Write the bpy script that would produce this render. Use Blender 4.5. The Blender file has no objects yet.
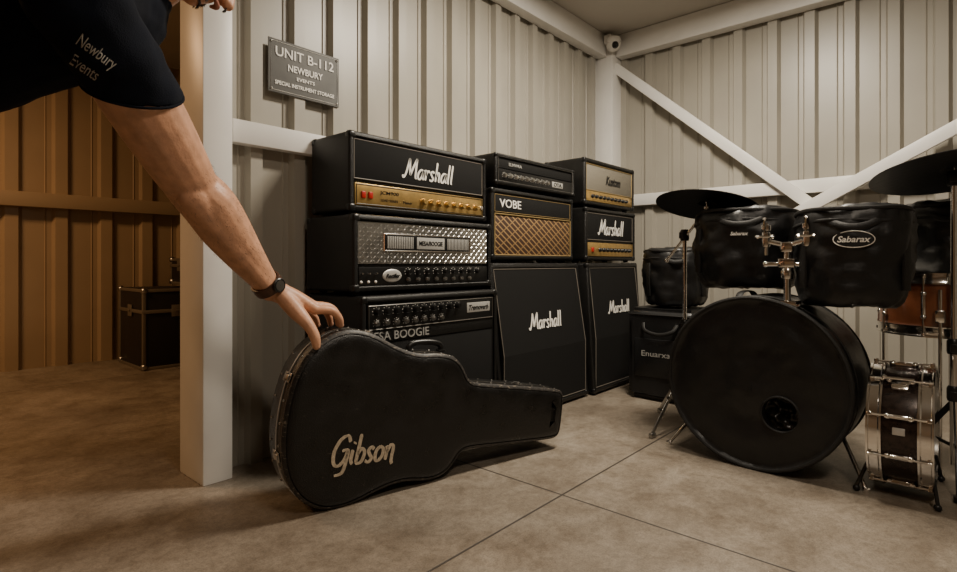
import bpy, bmesh, math, random
from mathutils import Vector, Matrix, Euler, noise
from mathutils.bvhtree import BVHTree
random.seed(4)
COL = bpy.context.scene.collection
pi = math.pi

# ------------------------------------------------------------------ materials
def mat(name, col, rough=.5, metal=0, bump=0, bscale=200, var=0, vscale=5, spec=.5, coat=0, sheen=0, detail=3, rvar=0, scuff=None):
    m = bpy.data.materials.new(name); m.use_nodes = True
    nt = m.node_tree; N = nt.nodes; L = nt.links
    b = N['Principled BSDF']
    b.inputs['Base Color'].default_value = (*col, 1)
    b.inputs['Roughness'].default_value = rough
    b.inputs['Metallic'].default_value = metal
    b.inputs['Specular IOR Level'].default_value = spec
    b.inputs['Coat Weight'].default_value = coat
    b.inputs['Sheen Weight'].default_value = sheen
    tc = N.new('ShaderNodeTexCoord'); csock = None
    if var or rvar:
        n = N.new('ShaderNodeTexNoise'); n.inputs['Scale'].default_value = vscale; n.inputs['Detail'].default_value = 6
        L.new(tc.outputs['Object'], n.inputs['Vector'])
        if var:
            r = N.new('ShaderNodeValToRGB')
            r.color_ramp.elements[0].position = .3; r.color_ramp.elements[1].position = .7
            r.color_ramp.elements[0].color = (*[c*(1-var) for c in col], 1)
            r.color_ramp.elements[1].color = (*[min(1, c*(1+var)) for c in col], 1)
            L.new(n.outputs['Fac'], r.inputs['Fac']); L.new(r.outputs['Color'], b.inputs['Base Color']); csock = r.outputs['Color']
        if rvar:
            mr = N.new('ShaderNodeMapRange'); mr.inputs['From Min'].default_value = .3; mr.inputs['From Max'].default_value = .7
            mr.inputs['To Min'].default_value = rough-rvar; mr.inputs['To Max'].default_value = rough+rvar
            L.new(n.outputs['Fac'], mr.inputs['Value']); L.new(mr.outputs['Result'], b.inputs['Roughness'])
    if scuff and csock:
        mp = N.new('ShaderNodeMapping'); mp.inputs['Scale'].default_value = (1, 1, 3.2); mp.inputs['Rotation'].default_value = (0, .5, 0)
        L.new(tc.outputs['Object'], mp.inputs['Vector'])
        s = N.new('ShaderNodeTexNoise'); s.inputs['Scale'].default_value = scuff[1]; s.inputs['Detail'].default_value = 10; s.inputs['Roughness'].default_value = .7
        L.new(mp.outputs[0], s.inputs['Vector'])
        r = N.new('ShaderNodeValToRGB'); r.color_ramp.elements[0].position = scuff[2]; r.color_ramp.elements[1].position = scuff[2]+.07
        L.new(s.outputs['Fac'], r.inputs['Fac'])
        mx = N.new('ShaderNodeMix'); mx.data_type = 'RGBA'; L.new(r.outputs['Color'], mx.inputs['Factor']); L.new(csock, mx.inputs['A'])
        mx.inputs['B'].default_value = (*scuff[0], 1); L.new(mx.outputs['Result'], b.inputs['Base Color'])
    if bump:
        n2 = N.new('ShaderNodeTexNoise'); n2.inputs['Scale'].default_value = bscale; n2.inputs['Detail'].default_value = detail
        L.new(tc.outputs['Object'], n2.inputs['Vector'])
        bp = N.new('ShaderNodeBump'); bp.inputs['Strength'].default_value = bump; bp.inputs['Distance'].default_value = .002
        L.new(n2.outputs['Fac'], bp.inputs['Height']); L.new(bp.outputs['Normal'], b.inputs['Normal'])
    return m

M_wall = mat('painted_corrugated_steel', (.365, .340, .288), .36, .0, .1, 12, .09, 2.0)
M_wallc = mat('corridor_corrugated_steel', (.36, .265, .170), .42, 0, .1, 12, .08, 2.0)
M_ceil = mat('ceiling_paint', (.52, .48, .42), .6, 0, 0, 10, .05, 2)
M_trim = mat('white_painted_steel', (.82, .80, .76), .38, 0, .08, 30, .05, 5)
M_tolex = mat('black_tolex', (.0055, .0053, .005), .40, 0, .8, 420, .3, 40, spec=.45)
M_cloth = mat('black_grille_cloth', (.007, .0068, .0065), .85, 0, .6, 900, .5, 500, spec=.25)
M_dark = mat('black_plastic', (.005, .005, .005), .35)
M_rubber = mat('black_rubber', (.008, .008, .008), .7)
M_white = mat('white_vinyl', (.85, .82, .76), .4)
M_pipe = mat('pale_piping', (.17, .15, .125), .5)
M_gold = mat('brushed_gold_panel', (.66, .44, .16), .32, .85, .05, 60, .15, 30)
M_goldtrim = mat('gold_trim', (.42, .30, .13), .35, .6)
M_chrome = mat('chrome', (.80, .78, .75), .13, 1, 0, 10, .05, 10)
M_steel = mat('worn_steel', (.42, .41, .39), .32, 1, .05, 40, .2, 20)
M_tread = mat('tread_plate', (.70, .69, .66), .28, 1, .05, 90, .2, 25)
M_red = mat('red_switch', (.40, .015, .01), .35)
M_bag = mat('black_nylon_bag', (.0065, .0066, .007), .42, 0, .6, 60, .35, 12, spec=.5)
M_strap = mat('nylon_strap', (.012, .0115, .011), .55, 0, .5, 500, spec=.35)
M_case = mat('case_vinyl', (.0055, .005, .0046), .34, 0, .7, 260, .35, 14, rvar=.1, spec=.5, scuff=((.055, .044, .034), 22, .635))
M_caseedge = mat('case_edge_worn', (.018, .015, .013), .5, 0, .4, 120, .6, 50, scuff=((.20, .165, .125), 60, .56))
M_logo = mat('faded_gold_print', (.47, .38, .27), .6, 0, .2, 80, .25, 90, scuff=((.06, .05, .04), 70, .64))
M_signm = mat('sign_plate', (.155, .155, .15), .6, .0, .05, 20, .1, 12, spec=.25)
M_signtx = mat('sign_lettering', (.95, .93, .88), .6, spec=.2)
M_skin = mat('skin', (.62, .325, .195), .46, 0, .45, 110, .16, 26, detail=6)
M_nail = mat('finger_nail', (.68, .42, .32), .3)
M_navy = mat('navy_cotton', (.0035, .0055, .012), .9, 0, .6, 350, .25, 10, spec=.2)
M_jean = mat('dark_denim', (.012, .015, .026), .8, 0, .5, 300, .2, 20)
M_hair = mat('dark_brown_hair', (.03, .018, .010), .6, 0, 1, 260, .5, 90)
M_leather = mat('brown_leather', (.07, .028, .013), .5, 0, .4, 200, .3, 60)
M_wood = mat('reddish_wood', (.14, .045, .018), .3, 0, .1, 30, .4, 14, coat=.5)
M_head = mat('drum_head', (.62, .60, .55), .5, 0, .1, 80, .05, 10)
M_snare = mat('dark_snare_shell', (.030, .020, .016), .25, .4, .1, 50, .5, 60)
M_cym = mat('dark_bronze_cymbal', (.012, .0115, .011), .42, .25, .5, 60, .3, 20, spec=.4)
M_grey = mat('grey_speckle_cloth', (.20, .18, .14), .8, 0, .5, 700, .5, 400)
M_glass = mat('camera_lens', (.01, .01, .01), .05)
M_eye = mat('eye_white', (.7, .68, .65), .2)
M_lip = mat('lips', (.42, .18, .13), .5)

def floor_material():
    m = bpy.data.materials.new('concrete_floor'); m.use_nodes = True
    nt = m.node_tree; N = nt.nodes; L = nt.links; b = N['Principled BSDF']
    tc = N.new('ShaderNodeTexCoord')
    def nz(s, d, dist=0, ro=.5):
        n = N.new('ShaderNodeTexNoise'); n.inputs['Scale'].default_value = s; n.inputs['Detail'].default_value = d
        n.inputs['Distortion'].default_value = dist; n.inputs['Roughness'].default_value = ro
        L.new(tc.outputs['Object'], n.inputs['Vector']); return n
    def ramp(n, p0, c0, p1, c1):
        r = N.new('ShaderNodeValToRGB'); r.color_ramp.elements[0].position = p0; r.color_ramp.elements[1].position = p1
        r.color_ramp.elements[0].color = (*c0, 1); r.color_ramp.elements[1].color = (*c1, 1); L.new(n.outputs['Fac'], r.inputs['Fac']); return r
    def mul(a, b2, f):
        mx = N.new('ShaderNodeMix'); mx.data_type = 'RGBA'; mx.blend_type = 'MULTIPLY'; mx.inputs['Factor'].default_value = f
        L.new(a, mx.inputs['A']); L.new(b2, mx.inputs['B']); return mx.outputs['Result']
    n1 = nz(1.1, 10, .4, .62); n2 = nz(7, 12, .3, .68); n3 = nz(190, 4, 0, .7); n4 = nz(45, 10, 0, .75)
    c = ramp(n1, .35, (.215, .178, .137), .65, (.375, .325, .262)).outputs[0]
    c = mul(c, ramp(n2, .34, (.56, .51, .46), .60, (1, 1, 1)).outputs[0], .75)
    c = mul(c, ramp(n4, .35, (.60, .58, .55), .58, (1, 1, 1)).outputs[0], .75)
    c = mul(c, ramp(n3, .36, (.58, .56, .54), .55, (1, 1, 1)).outputs[0], .65)
    sx = N.new('ShaderNodeSeparateXYZ'); L.new(tc.outputs['Object'], sx.inputs[0])
    def band(out, cc_, per, w):
        a = N.new('ShaderNodeMath'); a.operation = 'SUBTRACT'; L.new(out, a.inputs[0]); a.inputs[1].default_value = cc_ - per*10 - per/2
        f = N.new('ShaderNodeMath'); f.operation = 'MODULO'; L.new(a.outputs[0], f.inputs[0]); f.inputs[1].default_value = per
        s = N.new('ShaderNodeMath'); s.operation = 'SUBTRACT'; L.new(f.outputs[0], s.inputs[0]); s.inputs[1].default_value = per/2
        ab = N.new('ShaderNodeMath'); ab.operation = 'ABSOLUTE'; L.new(s.outputs[0], ab.inputs[0])
        mr = N.new('ShaderNodeMapRange'); L.new(ab.outputs[0], mr.inputs['Value'])
        mr.inputs['From Min'].default_value = w*.5; mr.inputs['From Max'].default_value = w*1.3
        mr.inputs['To Min'].default_value = 1; mr.inputs['To Max'].default_value = 0
        return mr
    bx = band(sx.outputs['X'], 1.605, 3.4, .0042); by = band(sx.outputs['Y'], 1.04, 3.4, .0042)
    mxx = N.new('ShaderNodeMath'); mxx.operation = 'MAXIMUM'; L.new(bx.outputs[0], mxx.inputs[0]); L.new(by.outputs[0], mxx.inputs[1])
    mj = N.new('ShaderNodeMix'); mj.data_type = 'RGBA'
    L.new(mxx.outputs[0], mj.inputs['Factor']); L.new(c, mj.inputs['A']); mj.inputs['B'].default_value = (.04, .032, .026, 1)
    L.new(mj.outputs['Result'], b.inputs['Base Color'])
    rr_ = N.new('ShaderNodeMapRange'); rr_.inputs['To Min'].default_value = .28; rr_.inputs['To Max'].default_value = .66
    L.new(n2.outputs['Fac'], rr_.inputs['Value']); L.new(rr_.outputs[0], b.inputs['Roughness'])
    bp = N.new('ShaderNodeBump'); bp.inputs['Strength'].default_value = .35; bp.inputs['Distance'].default_value = .002
    ad = N.new('ShaderNodeMath'); ad.operation = 'ADD'; L.new(n3.outputs['Fac'], ad.inputs[0]); L.new(n4.outputs['Fac'], ad.inputs[1])
    sub = N.new('ShaderNodeMath'); sub.operation = 'SUBTRACT'; L.new(ad.outputs[0], sub.inputs[0]); L.new(mxx.outputs[0], sub.inputs[1])
    L.new(sub.outputs[0], bp.inputs['Height']); L.new(bp.outputs['Normal'], b.inputs['Normal'])
    return m
M_floor = floor_material()

def diamond_cloth():
    m = bpy.data.materials.new('brown_diamond_cloth'); m.use_nodes = True
    nt = m.node_tree; N = nt.nodes; L = nt.links; b = N['Principled BSDF']; b.inputs['Roughness'].default_value = .7
    tc = N.new('ShaderNodeTexCoord'); prev = None
    for a in (1.0, -1.0):
        mp = N.new('ShaderNodeMapping'); mp.inputs['Rotation'].default_value = (0, a, 0)
        L.new(tc.outputs['Object'], mp.inputs['Vector'])
        w = N.new('ShaderNodeTexWave'); w.inputs['Scale'].default_value = 12 if a > 0 else 6; w.bands_direction = 'X'
        L.new(mp.outputs[0], w.inputs['Vector'])
        r = N.new('ShaderNodeValToRGB'); r.color_ramp.elements[0].position = .74 if a > 0 else .965; r.color_ramp.elements[1].position = .93 if a > 0 else 1
        L.new(w.outputs['Fac'], r.inputs['Fac'])
        if prev:
            mm = N.new('ShaderNodeMath'); mm.operation = 'MAXIMUM'; L.new(prev.outputs['Color'], mm.inputs[0]); L.new(r.outputs['Color'], mm.inputs[1]); prev = mm
        else: prev = r
    mx = N.new('ShaderNodeMix'); mx.data_type = 'RGBA'
    L.new(prev.outputs[0], mx.inputs['Factor'])
    mx.inputs['A'].default_value = (.038, .016, .006, 1); mx.inputs['B'].default_value = (.30, .18, .07, 1)
    L.new(mx.outputs['Result'], b.inputs['Base Color'])
    return m
M_vox = diamond_cloth()

# ------------------------------------------------------------------ mesh builder
def catmull(pts, k=6, closed=False):
    P = [Vector(p) for p in pts]; n = len(P); out = []
    rng = range(n if closed else n-1)
    for i in rng:
        if closed: a, b, c, d = P[(i-1) % n], P[i], P[(i+1) % n], P[(i+2) % n]
        else: a, b, c, d = P[max(i-1, 0)], P[i], P[i+1], P[min(i+2, n-1)]
        for j in range(k):
            t = j/k
            out.append(.5*((2*b)+(c-a)*t+(2*a-5*b+4*c-d)*t*t+(3*b-a-3*c+d)*t*t*t))
    if not closed: out.append(P[-1].copy())
    return out

class MB:
    def __init__(s): s.v = []; s.f = []
    def add(s, vs, fs):
        o = len(s.v); s.v += [Vector(v) for v in vs]; s.f += [[i+o for i in f] for f in fs]; return s
    def box(s, c, d, bev=0, seg=2, M=None):
        bm = bmesh.new(); bmesh.ops.create_cube(bm, size=1)
        bmesh.ops.scale(bm, vec=d, verts=bm.verts)
        if bev: bmesh.ops.bevel(bm, geom=list(bm.edges), offset=bev, segments=seg, affect='EDGES', profile=.5)
        T = Matrix.Translation(c) @ (M if M else Matrix())
        bm.verts.index_update()
        s.add([T @ v.co for v in bm.verts], [[v.index for v in f.verts] for f in bm.faces]); bm.free(); return s
    def loft(s, rings, cap0=True, cap1=True):
        n = len(rings[0]); vs = [p for r in rings for p in r]; fs = []
        for k in range(len(rings)-1):
            for i in range(n):
                j = (i+1) % n
                fs.append([k*n+i, k*n+j, (k+1)*n+j, (k+1)*n+i])
        if cap0: fs.append(list(range(n)))
        if cap1: fs.append([(len(rings)-1)*n+i for i in reversed(range(n))])
        return s.add(vs, fs)
    def lathe(s, prof, n=32, M=None, cap=True):
        M = M or Matrix()
        rings = [[M @ Vector((r*math.cos(2*pi*i/n), r*math.sin(2*pi*i/n), z)) for i in range(n)] for r, z in prof]
        return s.loft(rings, cap, cap)
    def cyl(s, p0, p1, r0, r1=None, n=16):
        r1 = r0 if r1 is None else r1
        p0 = Vector(p0); p1 = Vector(p1); d = p1-p0; q = d.to_track_quat('Z', 'Y').to_matrix().to_4x4()
        return s.lathe([(r0, 0), (r1, d.length)], n, Matrix.Translation(p0) @ q)
    def sphere(s, c, r, sc=(1, 1, 1), n=20, M=None):
        T = Matrix.Translation(c) @ (M if M else Matrix()) @ Matrix.Diagonal((*sc, 1))
        m = n//2
        return s.lathe([(max(r*math.sin(pi*k/m), r*.004), -r*math.cos(pi*k/m)) for k in range(m+1)], n, T)
    def sweep(s, pts, r, n=8, closed=False, flat=1, up=(0, 0, 1), cap=True):
        P = [Vector(p) for p in pts]; N_ = len(P); rings = []; up = Vector(up)
        for i, p in enumerate(P):
            if closed: t = P[(i+1) % N_]-P[i-1]
            else: t = P[min(i+1, N_-1)]-P[max(i-1, 0)]
            t.normalize(); sd = t.cross(up)
            if sd.length < .05: sd = t.cross(Vector((0, 1, 0)))
            sd.normalize(); nn = sd.cross(t).normalized()
            rr = r[i] if isinstance(r, (list, tuple)) else r
            rings.append([p + sd*rr*math.cos(2*pi*k/n) + nn*rr*flat*math.sin(2*pi*k/n) for k in range(n)])
        if closed: rings.append(rings[0]); cap = False
        return s.loft(rings, cap, cap)
    def limb(s, pts, rad, k=6, n=18):
        pr = catmull([(*p, ) for p in pts], k); rr = [v.x for v in catmull([(r, 0, 0) for r in rad], k)]
        s.sweep(pr, rr, n, up=(.31, .2, .93)); s.sphere(pr[0], rr[0]); s.sphere(pr[-1], rr[-1]); return s
    def mesh(s, name):
        me = bpy.data.meshes.new(name); me.from_pydata([tuple(v) for v in s.v], [], s.f)
        bm = bmesh.new(); bm.from_mesh(me); bmesh.ops.recalc_face_normals(bm, faces=bm.faces); bm.to_mesh(me); bm.free()
        return me
    def obj(s, name, material, parent=None, loc=(0, 0, 0), rot=(0, 0, 0), smooth=38, label=None, wr=None):
        me = s.mesh(name)
        if wr: wrinkle(me, *wr)
        return mk(name, me, material, parent, loc, rot, smooth, label)

def wrinkle(me, a, sc):
    for v in me.vertices:
        q = v.co*sc
        v.co += v.normal*a*(noise.noise(q)+.5*noise.noise(q*2.3)+.35*(1-2*abs(noise.noise(q*1.7+Vector((5, 1, 3))))))

def mk(name, me, material, parent=None, loc=(0, 0, 0), rot=(0, 0, 0), smooth=38, label=None):
    me.materials.clear(); me.materials.append(material)
    if smooth:
        for p in me.polygons: p.use_smooth = True
        me.set_sharp_from_angle(angle=math.radians(smooth))
    o = bpy.data.objects.new(name, me); COL.objects.link(o)
    o.location = loc; o.rotation_euler = rot
    if parent: o.parent = parent
    if label: o['label'] = label
    return o

def thing(name, label, cat, loc, rot=(0, 0, 0), group=None):
    e = bpy.data.objects.new(name, None); COL.objects.link(e); e.empty_display_size = .05
    e.location = loc; e.rotation_euler = rot; e['label'] = label; e['category'] = cat
    if group: e['group'] = group
    return e
def inst(o, loc, rot=None):
    c = o.copy(); COL.objects.link(c); c.location = loc; c.parent = o.parent
    if rot: c.rotation_euler = rot
    return c
def structure(o): o['kind'] = 'structure'; return o

def text_mesh(txt, w, h, ext=.0008, shear=0, bold=0):
    cu = bpy.data.curves.new('t', 'FONT'); cu.body = txt; cu.extrude = .02; cu.shear = shear; cu.offset = bold; cu.resolution_u = 3
    o = bpy.data.objects.new('t', cu); COL.objects.link(o)
    dg = bpy.context.evaluated_depsgraph_get(); dg.update()
    me = bpy.data.meshes.new_from_object(o.evaluated_get(dg))
    bpy.data.objects.remove(o)
    xs = [v.co.x for v in me.vertices]; ys = [v.co.y for v in me.vertices]
    cx, cy = (min(xs)+max(xs))/2, (min(ys)+max(ys))/2; sx = w/(max(xs)-min(xs)); sy = h/(max(ys)-min(ys))
    for v in me.vertices: v.co = ((v.co.x-cx)*sx, (v.co.y-cy)*sy, v.co.z/.02*ext)
    return me
def text(txt, w, h, material, parent, loc, rot=(pi/2, 0, 0), name='lettering', **k):
    return mk(name, text_mesh(txt, w, h, **k), material, parent, loc, rot, 0)

GL = {
 'M': (2.15, [[(-.15, .25), (.05, .0), (.35, .5), (.65, 1.95)], [(.65, 1.95), (.85, 1.0), (1.02, .3)], [(1.02, .3), (1.4, 1.25), (1.78, 2.0)], [(1.78, 2.0), (1.8, 1.0), (1.88, .15), (2.1, .05)]]),
 'a': (1.12, [[(.88, .85), (.5, 1.0), (.12, .6), (.15, .12), (.45, .02), (.75, .4), (.9, .98), (.87, .25), (1.08, .02)]]),
 'r': (.86, [[(0, .85), (.2, 1.0), (.22, .5), (.2, 0)], [(.22, .5), (.4, .88), (.62, 1.0), (.76, .82)]]),
 's': (.85, [[(.7, .85), (.45, 1.02), (.18, .8), (.4, .5), (.62, .25), (.4, 0), (.03, .12)]]),
 'h': (1.05, [[(.2, 2.0), (.2, 1.0), (.2, 0)], [(.2, .5), (.45, .95), (.7, .9), (.75, .5), (.75, .12), (.92, .02)]]),
 'l': (.55, [[(.2, 2.0), (.2, 1.0), (.22, .15), (.42, .0)]]),
 'G': (1.65, [[(1.45, 1.55), (1.1, 1.98), (.5, 1.75), (.12, 1.0), (.28, .25), (.75, 0), (1.2, .35), (1.38, .95)], [(.85, .98), (1.38, .98), (1.42, .2), (1.25, -.5), (.6, -.62)]]),
 'i': (.52, [[(.2, .98), (.2, .3), (.42, .02)], [(.24, 1.38), (.27, 1.5)]]),
 'b': (1.05, [[(.2, 2.0), (.2, 1.0), (.2, .08)], [(.2, .6), (.5, 1.0), (.86, .72), (.76, .15), (.42, 0), (.2, .15)]]),
 'o': (1.0, [[(.45, 1), (.12, .7), (.15, .2), (.45, 0), (.8, .3), (.78, .8), (.45, 1)]]),
 'n': (1.05, [[(.1, .98), (.2, .7), (.2, 0)], [(.2, .5), (.5, 1.0), (.8, .85), (.82, .3), (.86, -.1), (1.0, -.35)]]),
}
def script_logo(word, w, h, material, parent, loc, rot=(pi/2, 0, 0), th=.16, shear=.22, name='script_lettering'):
    mb = MB(); x = 0; strokes = []
    for ch in word:
        adv, st = GL[ch]
        for s_ in st: strokes.append([(p[0]+x, p[1]) for p in s_])
        x += adv
    allp = []
    for st in strokes:
        pts = catmull([(a+shear*b, b, 0) for a, b in st], 6); allp.append(pts)
    xs = [p.x for s_ in allp for p in s_]; ys = [p.y for s_ in allp for p in s_]
    cx, cy = (min(xs)+max(xs))/2, (min(ys)+max(ys))/2; sx = w/(max(xs)-min(xs)); sy = h/(max(ys)-min(ys))
    for pts in allp:
        rings = []
        for i, p in enumerate(pts):
            t = (pts[min(i+1, len(pts)-1)]-pts[max(i-1, 0)]).normalized(); nn = Vector((-t.y, t.x, 0))
            q = th*(.55+.65*abs(t.y))*.5*(1.15 if i not in (0, len(pts)-1) else .7)
            a = p+nn*q; b = p-nn*q
            def T(v, z): return Vector(((v.x-cx)*sx, (v.y-cy)*sy, z))
            rings.append([T(a, 0), T(b, 0), T(b, .0016), T(a, .0016)])
        mb.loft(rings)
    return mb.obj(name, material, parent, loc, rot, 0)

def rr(w, h, r, y, cx=0, cz=0, n=5):
    out = []
    for (sx, sz, a0) in ((1, 1, 0), (-1, 1, pi/2), (-1, -1, pi), (1, -1, 1.5*pi)):
        for k in range(n):
            a = a0+pi/2*k/(n-1)
            out.append(Vector((cx+sx*(w/2-r)+r*math.cos(a), y, cz+sz*(h/2-r)+r*math.sin(a))))
    return out

# ------------------------------------------------------------------ room shell
def slab(name, c, d, m, bev=0): return structure(MB().box(c, d, bev).obj(name, m))
slab('floor', (1, 1.4, -.05), (9, 9, .1), M_floor)
slab('ceiling', (1, 1.4, 2.59), (9, 9, .1), M_ceil)

def corrugated(name, a, b, z0, z1, out, m, per=.19, ph=0):
    a = Vector((*a, 0)); b = Vector((*b, 0)); d = (b-a); Lg = d.length; d.normalize(); o = Vector((*out, 0))
    prof = []; x = -ph
    while x < Lg:
        for dx, h in ((0, 0), (.45, 0), (.47, .006), (.49, .0), (.60, 0), (.66, .032), (.92, .032)):
            if 0 <= x+dx*per <= Lg: prof.append((x+dx*per, h))
        x += per
    if prof[0][0] > 0: prof.insert(0, (0, prof[0][1]))
    if prof[-1][0] < Lg: prof.append((Lg, prof[-1][1]))
    front = [a+d*x+o*h for x, h in prof]; back = [a+d*x-o*.03 for x, h in prof]
    n = len(prof); vs = []; fs = []
    for z in (z0, z1):
        vs += [p+Vector((0, 0, z)) for p in front] + [p+Vector((0, 0, z)) for p in back]
    for i in range(n-1):
        fs += [[i, i+1, 2*n+i+1, 2*n+i], [n+i, n+i+1, 3*n+i+1, 3*n+i], [i, i+1, n+i+1, n+i], [2*n+i, 2*n+i+1, 3*n+i+1, 3*n+i]]
    fs += [[0, n, 3*n, 2*n], [n-1, 2*n-1, 4*n-1, 3*n-1]]
    return structure(MB().add(vs, fs).obj(name, m, smooth=0))
corrugated('wall_north', (.93, 2.15), (3.95, 2.15), 0, 2.54, (0, -1), M_wall, ph=.03)
corrugated('wall_east', (3.95, 2.15), (3.95, -3.0), 0, 2.54, (-1, 0), M_wall, per=.21)
corrugated('wall_far', (-3.4, 5.3), (5.4, 5.3), 0, 2.54, (0, -1), M_wallc, per=.30)
slab('wall_west', (-3.42, 1.2, 1.27), (.06, 8.3, 2.54), M_wallc)
slab('wall_south', (.3, -3.03, 1.27), (7.4, .06, 2.54), M_wall)
slab('wall_northeast', (5.0, 3.7, 1.27), (.06, 3.2, 2.54), M_wallc)

slab('trim_1', (.863, 2.142, 1.27), (.106, .215, 2.54), M_trim, .004)            # door post
slab('trim_2', (2.36, 2.098, 1.305), (2.85, .05, .09), M_trim, .004)           # north rail
slab('trim_3', (3.9, -.45, 1.275), (.05, 4.9, .085), M_trim, .004)             # east rail
slab('trim_4', (3.865, 2.075, 1.27), (.17, .15, 2.54), M_trim, .004)            # corner column
slab('trim_5', (2.36, 2.085, 2.455), (2.85, .08, .165), M_trim, .004)             # north top beam
slab('trim_6', (3.875, -.5, 2.455), (.09, 4.99, .165), M_trim, .004)             # east top beam
slab('trim_7', (1.0, 5.235, 1.275), (8.7, .07, .11), mat('corridor_rail_paint', (.36, .27, .175), .45), .004)
def brace(name, p, q, x, w=.07):
    p = Vector((x, *p)); q = Vector((x, *q)); d = q-p
    z = d.normalized(); xx = Vector((1, 0, 0)); yy = z.cross(xx)
    R = Matrix((xx, yy, z)).transposed().to_4x4()
    return structure(MB().box(((p+q)/2), (.035, w, d.length), .003, M=R).obj(name, M_trim))
brace('trim_8', (2.02, 2.31), (.55, 1.02), 3.855)
brace('trim_9', (-.95, 2.06), (.78, 1.10), 3.82)

# ------------------------------------------------------------------ sign
sg = thing('wall_sign', 'grey metal unit sign with white lettering on corrugated wall', 'sign', (1.262, 2.105, 1.5))
MB().box((0, .008, .11), (.335, .006, .22), .002).obj('sign_plate', M_signm, sg)
MB().sweep([(-.158, .004, .01), (.158, .004, .01), (.158, .004, .21), (-.158, .004, .21)], .0012, 4, closed=True).obj('border_line', M_signtx, sg)
s0 = MB().sphere((0, 0, 0), .005, n=10).obj('screw', M_steel, sg, (-.155, .003, .014))
for x, z in ((.155, .014), (-.155, .206), (.155, .206)): inst(s0, (x, .003, z))
text('UNIT B-112', .275, .040, M_signtx, sg, (0, .0025, .170), bold=.012)
text('NEWBURY', .165, .028, M_signtx, sg, (0, .0025, .113), bold=.02)
text('EVENTS', .085, .015, M_signtx, sg, (0, .0025, .075), bold=.02)
text('SPECIAL INSTRUMENT STORAGE', .28, .0165, M_signtx, sg, (0, .0025, .042), bold=.022)

cc = thing('security_camera', 'small white dome security camera at the ceiling beam', 'security camera', (3.74, 1.97, 2.43))
MB().box((.0, .035, .05), (.07, .06, .07), .012).obj('mounting_bracket', M_white, cc)
MB().sphere((0, 0, 0), .052, (1, 1, .9)).lathe([(.056, .01), (.058, .03), (.05, .055)], 24).obj('camera_housing', M_white, cc)
MB().sphere((-.028, -.030, -.012), .026).obj('camera_lens', M_glass, cc)

# ------------------------------------------------------------------ amplifiers
def shell(W, H, D, par, t=.022, rec=.02, z0=.012, m=None, name='cabinet_shell', slant=0):
    h = H-z0; cz = z0+h/2; r = .016
    R = [rr(W-2*t, h-2*t, .004, rec, 0, cz), rr(W-2*t, h-2*t, .004, .004, 0, cz), rr(W-2*t+.008, h-2*t+.008, .006, 0, 0, cz),
         rr(W-.016, h-.016, r, 0, 0, cz), rr(W-.004, h-.004, r, .005, 0, cz), rr(W, h, r, .014, 0, cz),
         rr(W, h, r, D-.014, 0, cz), rr(W-.004, h-.004, r, D-.004, 0, cz), rr(W-.016, h-.016, r, D, 0, cz)]
    if slant:
        for ring in R[:6]:
            for p in ring:
                if p.z > .42*H: p.y += (p.z-.42*H)/(.58*H)*slant
    o = MB().loft(R).obj(name, m or M_tolex, par)
    ft = MB().lathe([(.016, 0), (.018, .013)], 14).obj('rubber_foot', M_rubber, par, (-W/2+.05, .05, 0))
    for x, y in ((W/2-.05, .05), (-W/2+.05, D-.05), (W/2-.05, D-.05)): inst(ft, (x, y, 0))
    return o
def corners(W, H, D, par, m=M_dark, z0=.012, s=.034, slant=0):
    c = MB().box((0, 0, 0), (s, s, s), .011, 3).obj('corner_protector', m, par, (0, 0, 0))
    first = True
    for sx in (-1, 1):
        for z in (z0+s/2-.002, H-s/2+.001):
            for y in (s/2-.002, D-s/2+.002):
                yy = y+(slant if (z > H/2 and y < D/2) else 0)
                L_ = (sx*(W/2-s/2+.002), yy, z)
                if first: c.location = L_; first = False
                else: inst(c, L_)
def strap_handle(par, x, y, z, Lh=.2, m=M_dark):
    pts = catmull([(x-Lh/2, y, z), (x-Lh*.42, y, z+.014), (x, y, z+.020), (x+Lh*.42, y, z+.014), (x+Lh/2, y, z)], 4)
    h = MB().sweep(pts, .013, 8, flat=.35)
    h.box((x-Lh/2, y, z+.003), (.035, .03, .008), .003); h.box((x+Lh/2, y, z+.003), (.035, .03, .008), .003)
    h.obj('carrying_handle', m, par)
def panel(name, par, cx, cz, w, h, y, th, m, bev=.002): return MB().box((cx, y+th/2, cz), (w, th, h), bev).obj(name, m, par)
def piping(par, cx, cz, w, h, y, m=M_pipe, r=.0022, name='piping', slant=None):
    pts = [(cx-w/2, y, cz-h/2), (cx+w/2, y, cz-h/2), (cx+w/2, y, cz+h/2), (cx-w/2, y, cz+h/2)]
    mb = MB()
    for i in range(4): mb.cyl(pts[i], pts[(i+1) % 4], r, n=6)
    return mb.obj(name, m, par)
def knobs(par, xs, z, y, r=.011, m=M_dark, cap=M_chrome, ln=.016):
    kb = MB().lathe([(r*1.12, 0), (r*1.12, ln*.25), (r, ln*.35), (r*.9, ln*.9), (r*.8, ln)], 18)
    kb.box((0, r*.45, ln), (.002, r*.8, .0016))
    k = kb.obj('knob', m, par, (xs[0], y, z), (pi/2, .3, 0))
    for i, x in enumerate(xs[1:]): inst(k, (x, y, z), (pi/2, random.uniform(-1.2, 1.2), 0))
def ticks(par, xs, z, y, m=M_white, r=.017):
    mb = MB()
    for x in xs:
        for k in range(7):
            a = math.radians(-30+k*40)
            mb.box((x+r*math.cos(a), y, z+r*math.sin(a)), (.0026, .0006, .0026))
    mb.obj('dial_markings', m, par, smooth=0)

G_AMP = 'guitar amplifiers stacked against the wall'
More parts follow.
